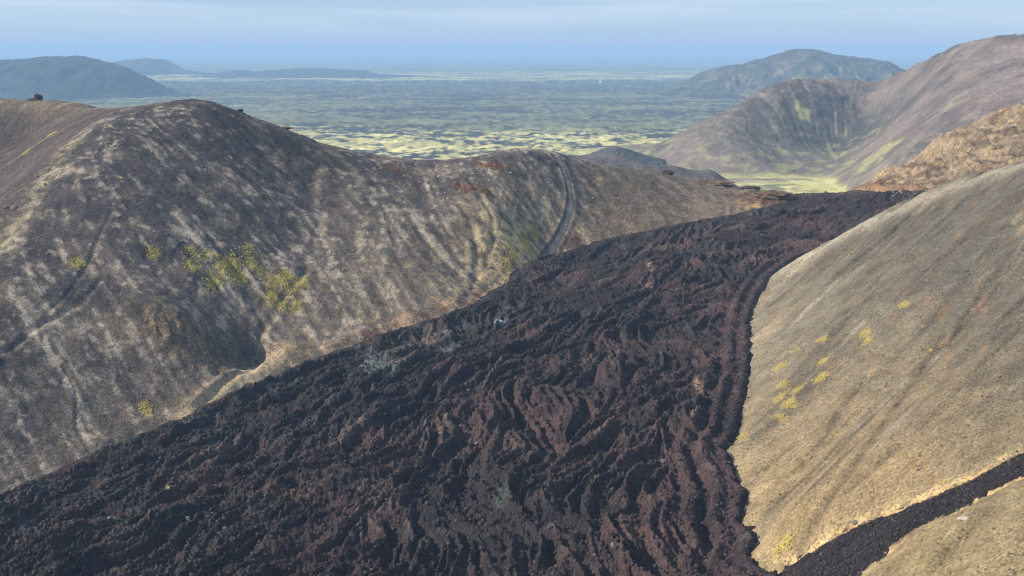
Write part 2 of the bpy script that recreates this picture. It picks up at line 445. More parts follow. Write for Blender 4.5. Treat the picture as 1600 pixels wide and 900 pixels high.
    q = P(1172, 322); col = cmix(col, (0.50, 0.30, 0.12), np.exp(-(((x - q[0]) / 7) ** 2 + ((y - q[1]) / 7) ** 2)) * sstep(-0.3, 0.3, n2) * 0.9)
    col = cmix(col, (0.30, 0.25, 0.195), tm * 0.95)
    col = cmix(col, (0.055, 0.048, 0.045), np.exp(-((td - 2.5) / 0.8) ** 2) * 0.8)
    # right slope
    rc = np.zeros(x.shape + (3,), np.float32) + np.array((0.182, 0.158, 0.114), np.float32)
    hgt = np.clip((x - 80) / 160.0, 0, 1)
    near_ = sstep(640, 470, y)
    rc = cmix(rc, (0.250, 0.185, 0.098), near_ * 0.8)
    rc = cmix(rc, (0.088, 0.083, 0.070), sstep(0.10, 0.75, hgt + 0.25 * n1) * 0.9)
    st2 = fbm(sl / 6 + 0.8 * n3, x / 70, 4, 121); st3 = fbm(sl / 22, x / 110, 3, 127)
    rc = cmix(rc, (0.082, 0.070, 0.056), sstep(0.05, 0.5, st3 + 0.3 * st2 + 0.35 * (hgt - 0.4)) * 0.75)
    rc = cmix(rc, (0.31, 0.245, 0.155), sstep(0.15, 0.6, -st3 + 0.5 * st2 - 0.2 * hgt) * 0.55)
    rc = cmix(rc, (0.09, 0.068, 0.052), rg * 0.65 * sstep(-0.5, 0.2, n2))
    rc = cmix(rc, (0.23, 0.125, 0.065), sstep(0.28, 0.6, fbm(sl / 5 + n2, x / 14, 3, 133) + 0.15 * hgt) * 0.4)
    rc = cmix(rc, (0.29, 0.265, 0.215), sstep(0.3, 0.65, fbm(sl / 12, x / 40, 3, 137)) * 0.45)
    rc = cmix(rc, (0.34, 0.27, 0.16), np.exp(-((d + 3) / 5) ** 2) * near_ * 0.3)
    edge = polydist(x, y, [onslope(*p)[:2] for p in [(1250, 402), (1350, 352), (1440, 312), (1500, 288), (1600, 256)]])[0]
    rc = cmix(rc, (0.36, 0.32, 0.25), np.exp(-(edge / 16) ** 2) * 0.6)
    low = sstep(0, -6, dt * (dm < 0)) * (y < np.interp(x, [60, 90, 146, 300], [360, 375, 390, 400]))
    rc = cmix(rc, (0.19, 0.155, 0.085), low * 0.6)
    rc = cmix(rc, (0.50, 0.36, 0.18), np.clip(bank * 1.4, 0, 1) * sstep(-0.1, 0.25, n2 + 1.2 * n1) * 0.85)
    rc = cmix(rc, (0.12, 0.065, 0.045), np.clip(bank, 0, 1) * sstep(0.15, 0.4, -n2) * 0.9)
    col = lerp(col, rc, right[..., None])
    # tan ridge
    tcl = np.zeros(x.shape + (3,), np.float32) + np.array((0.25, 0.192, 0.128), np.float32)
    tcl = cmix(tcl, (0.10, 0.068, 0.046), sstep(-0.08, 0.25, fbm(x / 20 + y / 30, y / 16, 4, 141)) * 0.8)
    tcl = cmix(tcl, (0.105, 0.082, 0.066), sstep(0, 60, x - 365 - 0.2 * (y - 1000) + 20 * n1) * 0.8)
    tcl = cmix(tcl, (0.31, 0.215, 0.10), sstep(0.1, 0.4, fbm(x / 14, y / 14, 3, 147)) * 0.55)
    tcl = cmix(tcl, (0.16, 0.07, 0.045), sstep(16, 3, np.abs(d)) * 0.5)
    col = lerp(col, tcl, tan_r[..., None])
    # moss stain under the tufts
    for (qx, qy, r) in moss_spots:
        k = np.exp(-(((x - qx) / r) ** 2 + ((y - qy) / (r * 1.6)) ** 2))
        col = cmix(col, (0.33, 0.265, 0.065), sstep(0.35, 0.75, k * 0.9 + 0.7 * n2) * 0.65)
    # whitish patch on the near slope, pale crust on the left slope
    n4 = fbm(x / 2.2, y / 2.6, 3, 151, 0.7); fs_ = fbm(sl / 2.6 + 0.5 * n2, x / 16, 3, 153)
    k_ = left * (0.12 * a + 0.6 * n4) + right * (0.12 * fs_ + 0.12 * n4) + tan_r * 0.8 * n4
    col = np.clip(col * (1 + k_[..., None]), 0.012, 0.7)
    return z, col, d, left, tan_r

_crx = np.array([at(*c)[0] for c in crest]); _cry = np.array([at(*c)[1] for c in crest])
def near0_crest(x, y): return y - np.interp(x, _crx, _cry)

moss_px = [(300, 415, 5), (318, 400, 4), (345, 425, 7), (362, 415, 7), (388, 390, 5), (390, 410, 5), (375, 435, 5), (408, 425, 4), (430, 440, 6), (445, 432, 5), (455, 450, 5), (470, 440, 5),
           (425, 465, 5), (440, 475, 4), (330, 440, 4), (240, 395, 4), (462, 480, 4), (120, 410, 4), (228, 640, 4), (300, 395, 3), (820, 378, 5), (800, 395, 5), (790, 410, 4), (835, 365, 4),
           (1220, 572, 3), (1225, 600, 3), (1218, 622, 3.5), (1232, 632, 4), (1222, 650, 3), (1245, 612, 3), (1285, 530, 3), (1280, 592, 3), (1350, 525, 3), (1355, 535, 2.5), (1240, 548, 2.5),
           (1412, 480, 2.5), (1228, 845, 3), (1215, 860, 2), (1160, 680, 2.5), (40, 240, 4), (60, 225, 4), (1285, 565, 2.5), (80, 210, 4)]
moss_spots = [P(a, b) + (r,) for a, b, r in moss_px]

# ------------------------------------------------------------------ materials
def ground_mat(name, grain=1.2, amt=0.35, bump=0.5, bdist=0.25, rough=0.95, grain2=0.3):
    m = bpy.data.materials.new(name)
    m.use_nodes = True
    t = m.node_tree; b = t.nodes['Principled BSDF']
    b.inputs['Roughness'].default_value = rough
    b.inputs['Specular IOR Level'].default_value = 0.15
    at_ = t.nodes.new('ShaderNodeAttribute'); at_.attribute_name = 'earth'
    g = t.nodes.new('ShaderNodeNewGeometry')
    n = t.nodes.new('ShaderNodeTexNoise'); n.inputs['Scale'].default_value = 1 / grain; n.inputs['Detail'].default_value = 5; n.inputs['Roughness'].default_value = 0.7
    n2 = t.nodes.new('ShaderNodeTexNoise'); n2.inputs['Scale'].default_value = 1 / (grain * 9); n2.inputs['Detail'].default_value = 5; n2.inputs['Roughness'].default_value = 0.65
    l = t.links.new
    l(g.outputs['Position'], n.inputs['Vector']); l(g.outputs['Position'], n2.inputs['Vector'])
    r = t.nodes.new('ShaderNodeMapRange'); r.inputs['From Min'].default_value = 0.25; r.inputs['From Max'].default_value = 0.75
    r.inputs['To Min'].default_value = 1 - amt; r.inputs['To Max'].default_value = 1 + amt
    r2 = t.nodes.new('ShaderNodeMapRange'); r2.inputs['From Min'].default_value = 0.3; r2.inputs['From Max'].default_value = 0.7
    r2.inputs['To Min'].default_value = 1 - grain2; r2.inputs['To Max'].default_value = 1 + grain2
    l(n.outputs['Fac'], r.inputs['Value']); l(n2.outputs['Fac'], r2.inputs['Value'])
    mu = t.nodes.new('ShaderNodeMath'); mu.operation = 'MULTIPLY'; l(r.outputs[0], mu.inputs[0]); l(r2.outputs[0], mu.inputs[1])
    vm = t.nodes.new('ShaderNodeVectorMath'); vm.operation = 'SCALE'
    l(at_.outputs['Color'], vm.inputs[0]); l(mu.outputs[0], vm.inputs['Scale']); l(vm.outputs[0], b.inputs['Base Color'])
    bm = t.nodes.new('ShaderNodeBump'); bm.inputs['Strength'].default_value = bump; bm.inputs['Distance'].default_value = bdist
    l(n.outputs['Fac'], bm.inputs['Height']); l(bm.outputs[0], b.inputs['Normal'])
    return m
M_slope = ground_mat('ash_and_gravel', 1.0, 0.9, 1.0, 0.8)
M_lava = ground_mat('rubbly_basalt', 1.3, 0.9, 1.0, 2.2)
M_far = ground_mat('mossy_lava_field', 30, 0.35, 0.6, 8)
M_mid = ground_mat('distant_ash', 6, 0.4, 0.7, 3)

def grid_mesh(name, X, Y, Z, col, mat, facemask=None, kind='structure'):
    ny, nx = X.shape
    idx = np.arange(nx * ny).reshape(ny, nx)
    q = np.stack([idx[:-1, :-1], idx[:-1, 1:], idx[1:, 1:], idx[1:, :-1]], -1).reshape(-1, 4)
    if facemask is not None:
        q = q[facemask.reshape(-1)]
    used = np.zeros(nx * ny, bool); used[q.ravel()] = True
    remap = np.cumsum(used) - 1
    q = remap[q]
    V = np.stack([X, Y, Z], -1).reshape(-1, 3)[used].astype(np.float32)
    cc = np.concatenate([col.reshape(-1, 3)[used], np.ones((used.sum(), 1))], 1).astype(np.float32)
    me = bpy.data.meshes.new(name)
    me.vertices.add(len(V)); me.vertices.foreach_set('co', V.ravel())
    me.loops.add(q.size); me.loops.foreach_set('vertex_index', q.ravel().astype(np.int32))
    me.polygons.add(len(q)); me.polygons.foreach_set('loop_start', (np.arange(len(q)) * 4).astype(np.int32))
    me.polygons.foreach_set('use_smooth', np.ones(len(q), bool))
    me.update()
    at_ = me.color_attributes.new('earth', 'FLOAT_COLOR', 'POINT'); at_.data.foreach_set('color', cc.ravel())
    me.materials.append(mat)
    o = bpy.data.objects.new(name, me); C.objects.link(o)
    if kind: o['kind'] = kind
    return o

# ------------------------------------------------------------------ near ground: left hill, right slope, tan ridge
U = np.linspace(-0.62, 0.62, 1380); NU = U
V = np.exp(np.concatenate([np.linspace(math.log(235), math.log(1130), 1060), np.linspace(math.log(1130), math.log(1480), 60)[1:]]))
NX, NY = np.meshgrid(U, V); NX = NX * NY
NZ, NC, ND, NL, NT = land(NX, NY)
def fm(a): return (a[:-1, :-1] + a[1:, 1:]) / 2
deep = fm(ND) > 14
fl_, ft_ = fm(NL), fm(NT)
isL = (fl_ >= 0.5); isT = (~isL) & (ft_ >= 0.5); isR = (~isL) & (~isT)
grid_mesh('hill', NX, NY, NZ, NC, M_slope, isL & ~deep)
grid_mesh('slope', NX, NY, NZ, NC, M_slope, isR & ~deep)
grid_mesh('ridge', NX, NY, NZ, NC, M_slope, isT & ~deep)

# ------------------------------------------------------------------ lava flow
# ropes and flow lines: noise smeared along the streamlines of the flow
LX0, LY0, LS = -300.0, 235.0, 1.25
lx = np.arange(LX0, 390, LS); ly = np.arange(LY0, 1100, LS); LXX, LYY = np.meshgrid(lx, ly)
_a = polydist(LXX, LYY, Lb2)[0]; _b = polydist(LXX, LYY, Rb2)[0]
_t = _a / (_a + _b + 1)
angL = math.atan2(-.73, -.69)
angR = np.interp(LYY, [480, 560, 680, 760, 830, 950], [math.atan2(-1, -.02), math.atan2(-.98, -.18), math.atan2(-.95, -.30), math.atan2(-.9, -.42), math.atan2(-.76, -.64), math.atan2(-.70, -.70)])
_an = angL + (angR - angL) * sstep(0.0, 0.85, _t) + (1.7 * fbm(LXX / 65, LYY / 75, 3, 801) + 0.9 * fbm(LXX / 20, LYY / 24, 2, 805)) * sstep(0, 12, np.minimum(_a, _b))
fvx, fvy = np.cos(_an), np.sin(_an)
def lic2(src, n, step):
    acc = src.copy()
    for sg in (1, -1):
        X_, Y_ = LXX.copy(), LYY.copy()
        for i in range(n):
            a_ = bil(fvx, X_, Y_, LX0, LY0, LS); b_ = bil(fvy, X_, Y_, LX0, LY0, LS)
            X_ += sg * step * a_; Y_ += sg * step * b_
            acc = acc + bil(src, X_, Y_, LX0, LY0, LS)
    return (acc - acc.mean()) / acc.std()
lvA = lic2(fbm(LXX / 16, LYY / 16, 3, 811, .6), 10, 4.2)
lvB = lic2(fbm(LXX / 6, LYY / 6, 2, 815), 9, 2.6)
lvC = lic2(fbm(LXX / 3.2, LYY / 3.2, 2, 819), 7, 1.8)
U = np.linspace(-0.60, 0.44, 1470)
V = np.exp(np.linspace(math.log(240), math.log(1090), 1400))
X, Y = np.meshgrid(U, V); X = X * Y
dm, dt = lava_sdf(X, Y)
d = np.maximum(dm, dt)
sel = d > -3
x, y = X[sel], Y[sel]
dmf, dtf, df = dm[sel], dt[sel], d[sel]
dL = polydist(x, y, Lb2)[0]; dR = polydist(x, y, Rb2)[0]
w1 = fbm(x / 45, y / 45, 4, 201); w2 = fbm(x / 45, y / 45, 4, 211)
w3 = fbm(x / 14, y / 14, 3, 221)
t = dL / (dL + dR + 1e-3)
s = np.hypot(x - 235, y - 985)
wid = np.clip(dL + dR, 30, 600)
tt = t * 1.0 + 0.045 * w1 + 0.010 * w3
cross = tt * 10
flat = np.clip(wid / 230, 0.16, 1)
r1 = ridged(cross + 0.7 * w2, s / 190 + 0.5 * w1, 2, 231)
r2 = ridged(tt * 27 + 0.9 * w1, s / 95 + 0.8 * w2, 3, 241)
r3 = ridged(tt * 60 + 0.7 * w3, s / 34 + w1 * 1.2, 2, 251)
lump = fbm(x / 30, y / 30, 3, 261)
vA = bil(lvA, x, y, LX0, LY0, LS); vB = bil(lvB, x, y, LX0, LY0, LS); vC = bil(lvC, x, y, LX0, LY0, LS)
rub = 1 - np.abs(fbm(x / 4.5, y / 6.5, 4, 271, 0.65)) * 2.4
fine = fbm(x / 1.7, y / 2.2, 3, 281, 0.7)
calm = sstep(0.10, 0.0, t - 0.86) 
chan = (1 - calm) * sstep(360, 420, y) * sstep(950, 800, y)              # channel with levees along the right-hand edge
rampm = sstep(0, 14, df)
relief = ((r1 - 0.35) * 1.5 + np.clip(vA, -2.5, 2.5) * 1.8 + (1.0 - 1.3 * np.abs(vB)) * 1.7 + vC * 0.75 + lump * 5.0) * flat
relief = relief * (0.30 + 0.70 * calm)
lev = 2.8 * np.cos(dR * 2 * math.pi / 9.5 + 1.5 * w1) * np.exp(-dR / 60) * (1 + 0.5 * w3)
relief = relief + chan * lev
tm_ = (dtf > dmf) | (dmf < 2)
along = fbm((y + 0.12 * x) / 2.6, x / 40, 3, 291)
tz = 1.7 * along + 0.35 * rub + 0.15 * fine
th = (1.6 + 2.6 * flat) * (1 - np.exp(-np.maximum(df, 0) / 2.2)) + 0.6 * np.minimum(df, 0)
rr = np.where(dmf > 0, relief * rampm + (rub * 1.15 - 0.4 + fine * 0.85) * sstep(0, 4, df), 0)
rt = np.where(dtf > 0, tz * sstep(0, 3, dtf), 0)
kk = sstep(-2, 8, dmf)
z = near0(x, y) + th * np.where(dmf > 0, 1.0, 0.42) + rr * kk + rt * (1 - kk) - 0.8 - 2.6 * sstep(925, 985, y)
LZ = np.zeros_like(X); LZ[sel] = z
# colour: black-blue clinker, wine-brown oxidised rubble, grey-green crust, ridge highlights painted in paler
c = np.zeros(x.shape + (3,), np.float32) + np.array((0.036, 0.031, 0.035), np.float32)
ox = sstep(-0.15, 0.35, fbm(x / 70, y / 70, 4, 301) + 0.45 * (t - 0.5) + 0.22 * (r2 - 0.5) + 0.2 * w3)
c = cmix(c, (0.078, 0.050, 0.052), ox * 0.9)
c = cmix(c, (0.018, 0.018, 0.023), sstep(0.0, 0.4, -fbm(x / 25, y / 25, 4, 307) + 0.2 * (0.5 - r2)) * 0.6)
br = sstep(0.4, 1.6, vA * 0.7 - np.abs(vB) * 0.8 + vC * .4 + 0.6)  # highlight along the rope crests, painted into the lava colour
c = cmix(c, (0.155, 0.118, 0.100), br * sstep(-0.1, 0.35, fbm(x / 40, y / 40, 3, 311)) * 0.7)
gr = sstep(0.12, 0.45, fbm(x / 22, y / 22, 4, 317) + 0.35 * sstep(0.45, 0.05, t) - 0.16)
c = cmix(c, (0.085, 0.098, 0.100), gr * sstep(-0.2, 0.4, fbm(x / 5, y / 5, 3, 319)) * 0.65)
for px, py, rx, ry, colr, k in [(782, 500, 4, 6, (0.22, 0.30, 0.38), .8), (590, 565, 9, 14, (0.16, 0.20, 0.19), .7), (610, 580, 7, 7, (0.16, 0.19, 0.17), .6), (785, 795, 4, 7, (0.07, 0.10, 0.09), .5),
                                (1015, 430, 2.2, 14, (0.30, 0.20, 0.17), .8), (1020, 412, 5, 5, (0.26, 0.19, 0.16), .8), (1012, 455, 4, 6, (0.20, 0.10, 0.09), .7), (1092, 610, 1.6, 16, (0.27, 0.20, 0.13), .7), (700, 540, 7, 12, (0.10, 0.12, 0.12), .7),
                                (1080, 660, 1.6, 12, (0.25, 0.17, 0.11), .6), (258, 778, 4, 3, (0.40, 0.36, 0.12), .9), (440, 800, 16, 5, (0.12, 0.08, 0.06), .5), (1000, 850, 20, 6, (0.10, 0.055, 0.05), .6)]:
    q = onlava(px, py); k_ = np.exp(-(((x - q[0]) / rx) ** 2 + ((y - q[1]) / ry) ** 2))
    c = cmix(c, colr, sstep(0.3, 0.7, k_ + 0.5 * fbm(x / 4, y / 4, 3, 331)) * k)
c = cmix(c, (0.022, 0.022, 0.028), (1 - sstep(1, 4, df)) * 0.5)
c = np.where((tm_ & (dmf < 3))[..., None], np.array((0.024, 0.023, 0.027), np.float32) * (1 + 0.5 * along[..., None]), c)
# pale fragments
fr = perlin(x / 1.1, y / 1.1, 341) + 0.25 * perlin(x / 30, y / 30, 345)
c = cmix(c, (0.26, 0.24, 0.22), sstep(0.80, 0.95, fr) * 0.5)
LC = np.zeros(X.shape + (3,), np.float32); LC[sel] = np.clip(c * (1.02 + 0.35 * fine[:, None]), 0.006, 0.5)
LVX, LVY, LVS, LVT = X, Y, sel & (dm > -1.2), sel & (dm < -2) & (dt > -0.6)
fs = sel[:-1, :-1] & sel[1:, 1:] & sel[:-1, 1:] & sel[1:, :-1]
grid_mesh('lava_flow', X, Y, LZ, LC, M_lava, fs)
LU, LV_ = U, V
def lavaz(px, py):
    q = onlava(px, py); i = np.argmin(np.abs(LV_ - q[1])); j = np.argmin(np.abs(LU - q[0] / q[1]))
    return q[0], q[1], float(LZ[i, j])

# ------------------------------------------------------------------ far plain and sea
n = 620
inv = np.linspace(1 / 1350., 1 / 34000., n)
V2 = 1 / inv
U2 = np.linspace(-0.62, 0.62, 1000)
X, Y = np.meshgrid(U2, V2); X = X * Y
sc = np.clip(Y / 3500, 1, 8)
h = (fbm(X / 160, Y / 160, 4, 401) * 10 + ridged(X / 70, Y / 90, 4, 405) * 9 - 6) * np.clip((Y - 2300) / 1200, 0.05, 1)
h += sstep(5000, 12000, Y) * fbm(X / 700, Y / 700, 3, 409) * 14
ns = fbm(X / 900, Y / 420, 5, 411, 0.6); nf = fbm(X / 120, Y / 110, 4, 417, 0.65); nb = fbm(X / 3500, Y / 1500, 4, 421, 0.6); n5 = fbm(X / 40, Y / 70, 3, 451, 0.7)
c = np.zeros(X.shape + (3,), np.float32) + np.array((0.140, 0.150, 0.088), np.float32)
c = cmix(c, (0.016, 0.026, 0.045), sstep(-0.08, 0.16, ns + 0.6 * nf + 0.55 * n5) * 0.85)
bright = sstep(4700, 4100, Y + 500 * nb + 250 * nf)  # sunlit band between cloud shadows, put into the moss colour
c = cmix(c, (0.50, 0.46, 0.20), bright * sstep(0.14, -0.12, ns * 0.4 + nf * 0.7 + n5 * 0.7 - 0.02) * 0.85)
dark = sstep(7600, 8400, Y + 900 * nb) * sstep(12500, 11600, Y + 500 * nb)  # belt of cloud shadow painted into the plain's colour
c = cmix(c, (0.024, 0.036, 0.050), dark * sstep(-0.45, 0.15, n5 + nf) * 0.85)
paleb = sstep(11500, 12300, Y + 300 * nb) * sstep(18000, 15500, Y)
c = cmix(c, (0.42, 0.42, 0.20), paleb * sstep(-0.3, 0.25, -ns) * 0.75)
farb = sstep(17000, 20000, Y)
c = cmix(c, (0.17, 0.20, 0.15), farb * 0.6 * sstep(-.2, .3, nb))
# flat valley floor behind the notch
val = sstep(3000, 2700, Y + 100 * nb) * sstep(150, 350, X)
vc = np.zeros(c.shape, np.float32) + np.array((0.46, 0.44, 0.17), np.float32)
vc = cmix(vc, (0.22, 0.19, 0.155), sstep(2640, 2790, Y + 160 * nf))
vc = cmix(vc, (0.13, 0.115, 0.105), sstep(0.05, 0.3, fbm(X / 90, Y / 200, 4, 431)) * 0.6)
vc = cmix(vc, (0.06, 0.065, 0.06), sstep(0.16, 0.3, fbm(X / 130, Y / 90, 4, 437)) * sstep(2250, 2450, Y) * 0.7)
c = lerp(c, vc, val[..., None])
c = np.clip(c * (1 + 0.5 * fbm(X / 40, Y / 40, 3, 441)[..., None]), 0.01, 0.6)
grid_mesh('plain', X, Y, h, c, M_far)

# sea: one sheet from the coast to the horizon
xs = np.linspace(-90000, 90000, 3); ys = np.array([30500., 100000.])
sx, sy = np.meshgrid(xs, ys)
sea = grid_mesh('sea', sx, sy, np.full(sx.shape, 14.0), np.zeros(sx.shape + (3,)) + np.array((0.02, 0.05, 0.09)), M_far)
msea = bpy.data.materials.new('sea_water'); msea.use_nodes = True
b = msea.node_tree.nodes['Principled BSDF']; b.inputs['Base Color'].default_value = (0.03, 0.07, 0.11, 1); b.inputs['Roughness'].default_value = 0.45
sea.data.materials[0] = msea
# base ground sheet below everything, to the horizon on all sides
xs = np.linspace(-100000, 100000, 3); ys = np.array([-8000., 0, 1300, 101000])
sx, sy = np.meshgrid(xs, ys); sz = np.full(sx.shape, -12.0)
grid_mesh('ground', sx, sy, sz, np.zeros(sx.shape + (3,)) + np.array((0.10, 0.11, 0.08)), M_far)

# ------------------------------------------------------------------ mid-distance hills behind the notch
mc = []
for p in [(1300, 125, 3300), (1250, 127, 3250), (1200, 140, 3200), (1150, 165, 3160), (1100, 190, 3130), (1050, 215, 3110), (1000, 237, 3110), (1340, 129, 3330), (1366, 136, 3350), (1400, 119, 3250), (1450, 93, 3150), (1500, 74, 3050),
          (1550, 61, 3000), (1600, 56, 2950), (1700, 50, 2900), (1850, 60, 2850)]:
    x, y, z = at(*p); mc.append((x, y, z)); mc.append((x * 1.05, y + 160, z - 35)); mc.append((x * 1.2, y + 600, max(z - 190, -10)))
mc += [at(*p) for p in [(1200, 200, 3010), (1280, 180, 3080), (1320, 200, 3060), (1300, 225, 2990), (1350, 170, 3180), (1230, 235, 2930), (1120, 240, 2900), (1050, 250, 2950),
                        (1400, 170, 3000), (1400, 210, 2780), (1450, 150, 2850), (1500, 130, 2750), (1550, 110, 2700), (1600, 100, 2680), (1360, 245, 2640), (1450, 200, 2500), (1500, 165, 2450), (1600, 140, 2400),
                        (1340, 262, 2640), (1400, 250, 2400), (1500, 215, 2200), (1600, 165, 2100), (1700, 120, 2300), (1420, 262, 2150), (1700, 160, 1900)]]
for px, Yv in [(950, 2950), (1000, 2900), (1060, 2800), (1120, 2760), (1180, 2770), (1240, 2760), (1290, 2700), (1310, 2520), (1320, 2350), (1310, 2100), (1340, 1900), (1100, 2400), (1000, 2500), (900, 2700), (900, 3400), (1000, 3700), (1250, 4300), (1500, 4500), (1200, 2000), (1400, 1600)]:
    mc.append((ray(px, 250)[0] * Yv, Yv, -4.0))
mid = RBF(np.array(mc), 0.2)
U = np.linspace(0.03, 0.56, 640); V = np.linspace(1650, 4200, 620)
X, Y = np.meshgrid(U, V); X = X * Y
Z0 = mid(X, Y)
sgy, sgx = np.gradient(Z0, axis=(0, 1)); 
dyv = np.gradient(V)[:, None]; dxv = (U[1] - U[0]) * Y
gxx = sgx / dxv; gyy = (np.gradient(Z0, axis=0)) / dyv - gxx * (X / Y)
ang = np.arctan2(gyy, gxx)
hh = np.clip(Z0 / 60, 0, 1)
# gullies run with the local fall line: noise sampled across it
axc = P(1300, 200)
cxm, cym = at(1330, 200, 2700)[:2]
th_ = np.arctan2(Y - cym, X - cxm); rr_ = np.hypot(X - cxm, Y - cym)
fanA = ridged(th_ * 16 + 0.4 * fbm(X / 200, Y / 200, 3, 501), rr_ / 500, 3, 503)
fan2 = fbm(th_ * 40, rr_ / 300, 3, 507)
Z = Z0 + hh * (-(fanA - 0.5) * 3 * sstep(80, 250, rr_) * sstep(900, 500, rr_) + fbm(X / 120, Y / 120, 4, 511) * 9 + ridged(X / 45, Y / 45, 4, 515) * 6)
n1 = fbm(X / 150, Y / 150, 5, 521, 0.6); n2 = fbm(X / 40, Y / 40, 4, 527, 0.6)
c = np.zeros(X.shape + (3,), np.float32) + np.array((0.150, 0.122, 0.106), np.float32)
c = cmix(c, (0.062, 0.055, 0.054), sstep(-0.1, 0.25, n1 + 0.3 * n2) * 0.7)
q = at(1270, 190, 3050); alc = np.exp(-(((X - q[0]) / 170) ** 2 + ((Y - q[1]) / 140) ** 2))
c = cmix(c, (0.032, 0.038, 0.040), np.clip(alc * 1.5, 0, 1) * sstep(-0.45, 0.1, n2 + 0.3 * fan2 + .15) * 0.85)  # shade of the concave bowl painted into the colour
c = cmix(c, (0.21, 0.175, 0.15), sstep(0.1, 0.5, fan2 + 0.4 * n2) * 0.5)
gm_ = sstep(0.02, 0.4, n2 + 0.3 * n1 - 0.35 * sstep(10, 120, Z) + 0.12) * sstep(170, 20, Z)
c = cmix(c, (0.26, 0.27, 0.10), gm_ * 0.42)
for px, py, Yv, rx, ry in [(1490, 147, 2560, 26, 40), (1060, 262, 2830, 40, 60), (1000, 250, 2950, 30, 60), (1370, 255, 2600, 60, 70), (1254, 169, 3080, 25, 40)]:
    q = at(px, py, Yv); k_ = np.exp(-(((X - q[0]) / rx) ** 2 + ((Y - q[1]) / ry) ** 2)); c = cmix(c, (0.29, 0.29, 0.12), sstep(0.4, 1.0, k_ + 0.7 * n2) * 0.6)
c = cmix(c, (0.20, 0.10, 0.07), sstep(0.25, 0.6, fbm(X / 100 + Y / 140, Y / 300, 3, 533)) * sstep(700, 900, X) * 0.5)
q = at(1460, 185, 2500); k_ = np.abs((X - q[0]) + 0.25 * (Y - q[1])); c = cmix(c, (0.10, 0.055, 0.065), np.exp(-(k_ / 16) ** 2) * sstep(-.2, .2, n2) * 0.7 * (np.abs(Y - q[1]) < 260))
c = cmix(c, (0.40, 0.38, 0.16), sstep(9, 1, Z + 9 * n2 + 5 * n1) * 0.8)
grid_mesh('mountain', X, Y, Z, np.clip(c * (1 + .3 * n2[..., None]), 0.01, .6), M_mid, (fm(Z) > -11))

# ------------------------------------------------------------------ single far hills
def far_hill(name, outline, Yd, depth, col, col2, seed, rough=1.0, nx=260, ny=120, zmin=-6, label=None, green=0.0):
    pts = [at(px, py, Yd) for px, py in outline]
    xs = np.array([p[0] for p in pts]); zs = np.array([p[2] for p in pts])
    xx = np.linspace(xs.min(), xs.max(), nx); vv = np.linspace(-1, 1, ny)
    X, Vv = np.meshgrid(xx, vv)
    H = np.interp(X, xs, zs)
    H = np.maximum(H, 0)
    k = np.ones(9) / 9
    Hs = np.array([np.convolve(np.pad(r, 4, mode='edge'), k, 'valid') for r in H[:1]])[0]
    H = np.tile(Hs, (ny, 1))
    loc = depth * (0.35 + 0.65 * H / H.max())
    Y = Yd + Vv * loc
    prof = np.maximum(np.cos(Vv * math.pi / 2), 0) ** 1.15
    sc = H.max()
    w = fbm(X / sc * 0.8, Y / sc * 0.8, 3, seed)
    gul = ridged(X / sc * 2.6 + 1.5 * w, Y / sc * 0.7, 3, seed + 5)
    Z = H * prof - (gul - 0.5) * 0.10 * sc * rough * np.sin(np.clip(prof, 0, 1) * math.pi) + fbm(X / sc * 3, Y / sc * 3, 4, seed + 9) * 0.05 * sc * rough * prof
    Z = Z - 8 * (prof < 0.02)
    n = fbm(X / sc * 2, Y / sc * 2, 5, seed + 15, 0.6)
    c = np.zeros(X.shape + (3,), np.float32) + np.array(col, np.float32)
    c = cmix(c, col2, sstep(-0.2, 0.3, n + 0.4 * (gul - 0.5)))
    if green: c = cmix(c, (0.24, 0.25, 0.10), sstep(0.05, 0.35, n) * sstep(0.9, 0.2, prof) * green)
    return grid_mesh(name, X, Y, Z, c, M_far if Yd > 5000 else M_mid)

far_hill('mountain', [(-330, 150), (-200, 120), (-100, 104), (-30, 96), (0, 94), (30, 93), (60, 90), (85, 88), (105, 89), (125, 87), (140, 91), (170, 98), (200, 108), (230, 124), (255, 138), (275, 149), (292, 158), (310, 168)], 8000, 800,
         (0.014, 0.028, 0.048), (0.03, 0.045, 0.06), 601, 1.0)  # some of the haze blue is put into this mountain's colour
far_hill('mountain', [(120, 118), (160, 104), (180, 98), (200, 94), (215, 93), (228, 91), (240, 94), (248, 92), (256, 96), (270, 104), (282, 110), (300, 112), (330, 116)], 15000, 1200,
         (0.02, 0.03, 0.04), (0.04, 0.05, 0.055), 611, 1.6)
far_hill('mountain', [(1000, 158), (1030, 148), (1060, 131), (1085, 120), (1110, 110), (1130, 104), (1150, 102), (1165, 100), (1180, 94), (1200, 90), (1225, 82), (1245, 77), (1258, 76), (1275, 79), (1300, 85), (1330, 90), (1365, 93), (1385, 97), (1400, 105), (1418, 117), (1440, 140), (1460, 150)], 8200, 900,
         (0.040, 0.050, 0.050), (0.085, 0.078, 0.065), 621, 1.2, green=0.6)
far_hill('hill', [(1058, 158), (1070, 151), (1090, 148), (1120, 146), (1150, 147), (1170, 152), (1180, 158)], 7600, 260, (0.03, 0.035, 0.04), (0.045, 0.05, 0.05), 631, 1.0, 160, 60)
far_hill('hill', [(480, 160), (490, 155), (500, 149), (520, 148), (545, 149), (560, 150), (570, 156), (580, 161)], 7700, 200, (0.03, 0.035, 0.04), (0.06, 0.07, 0.05), 641, 2.0, 160, 60)
far_hill('hill', [(300, 124), (330, 116), (350, 112), (375, 109), (400, 112), (430, 109), (460, 107), (500, 107), (540, 109), (572, 110), (585, 115), (620, 117), (680, 120)], 13500, 700, (0.02, 0.03, 0.04), (0.04, 0.05, 0.055), 651, 1.4)
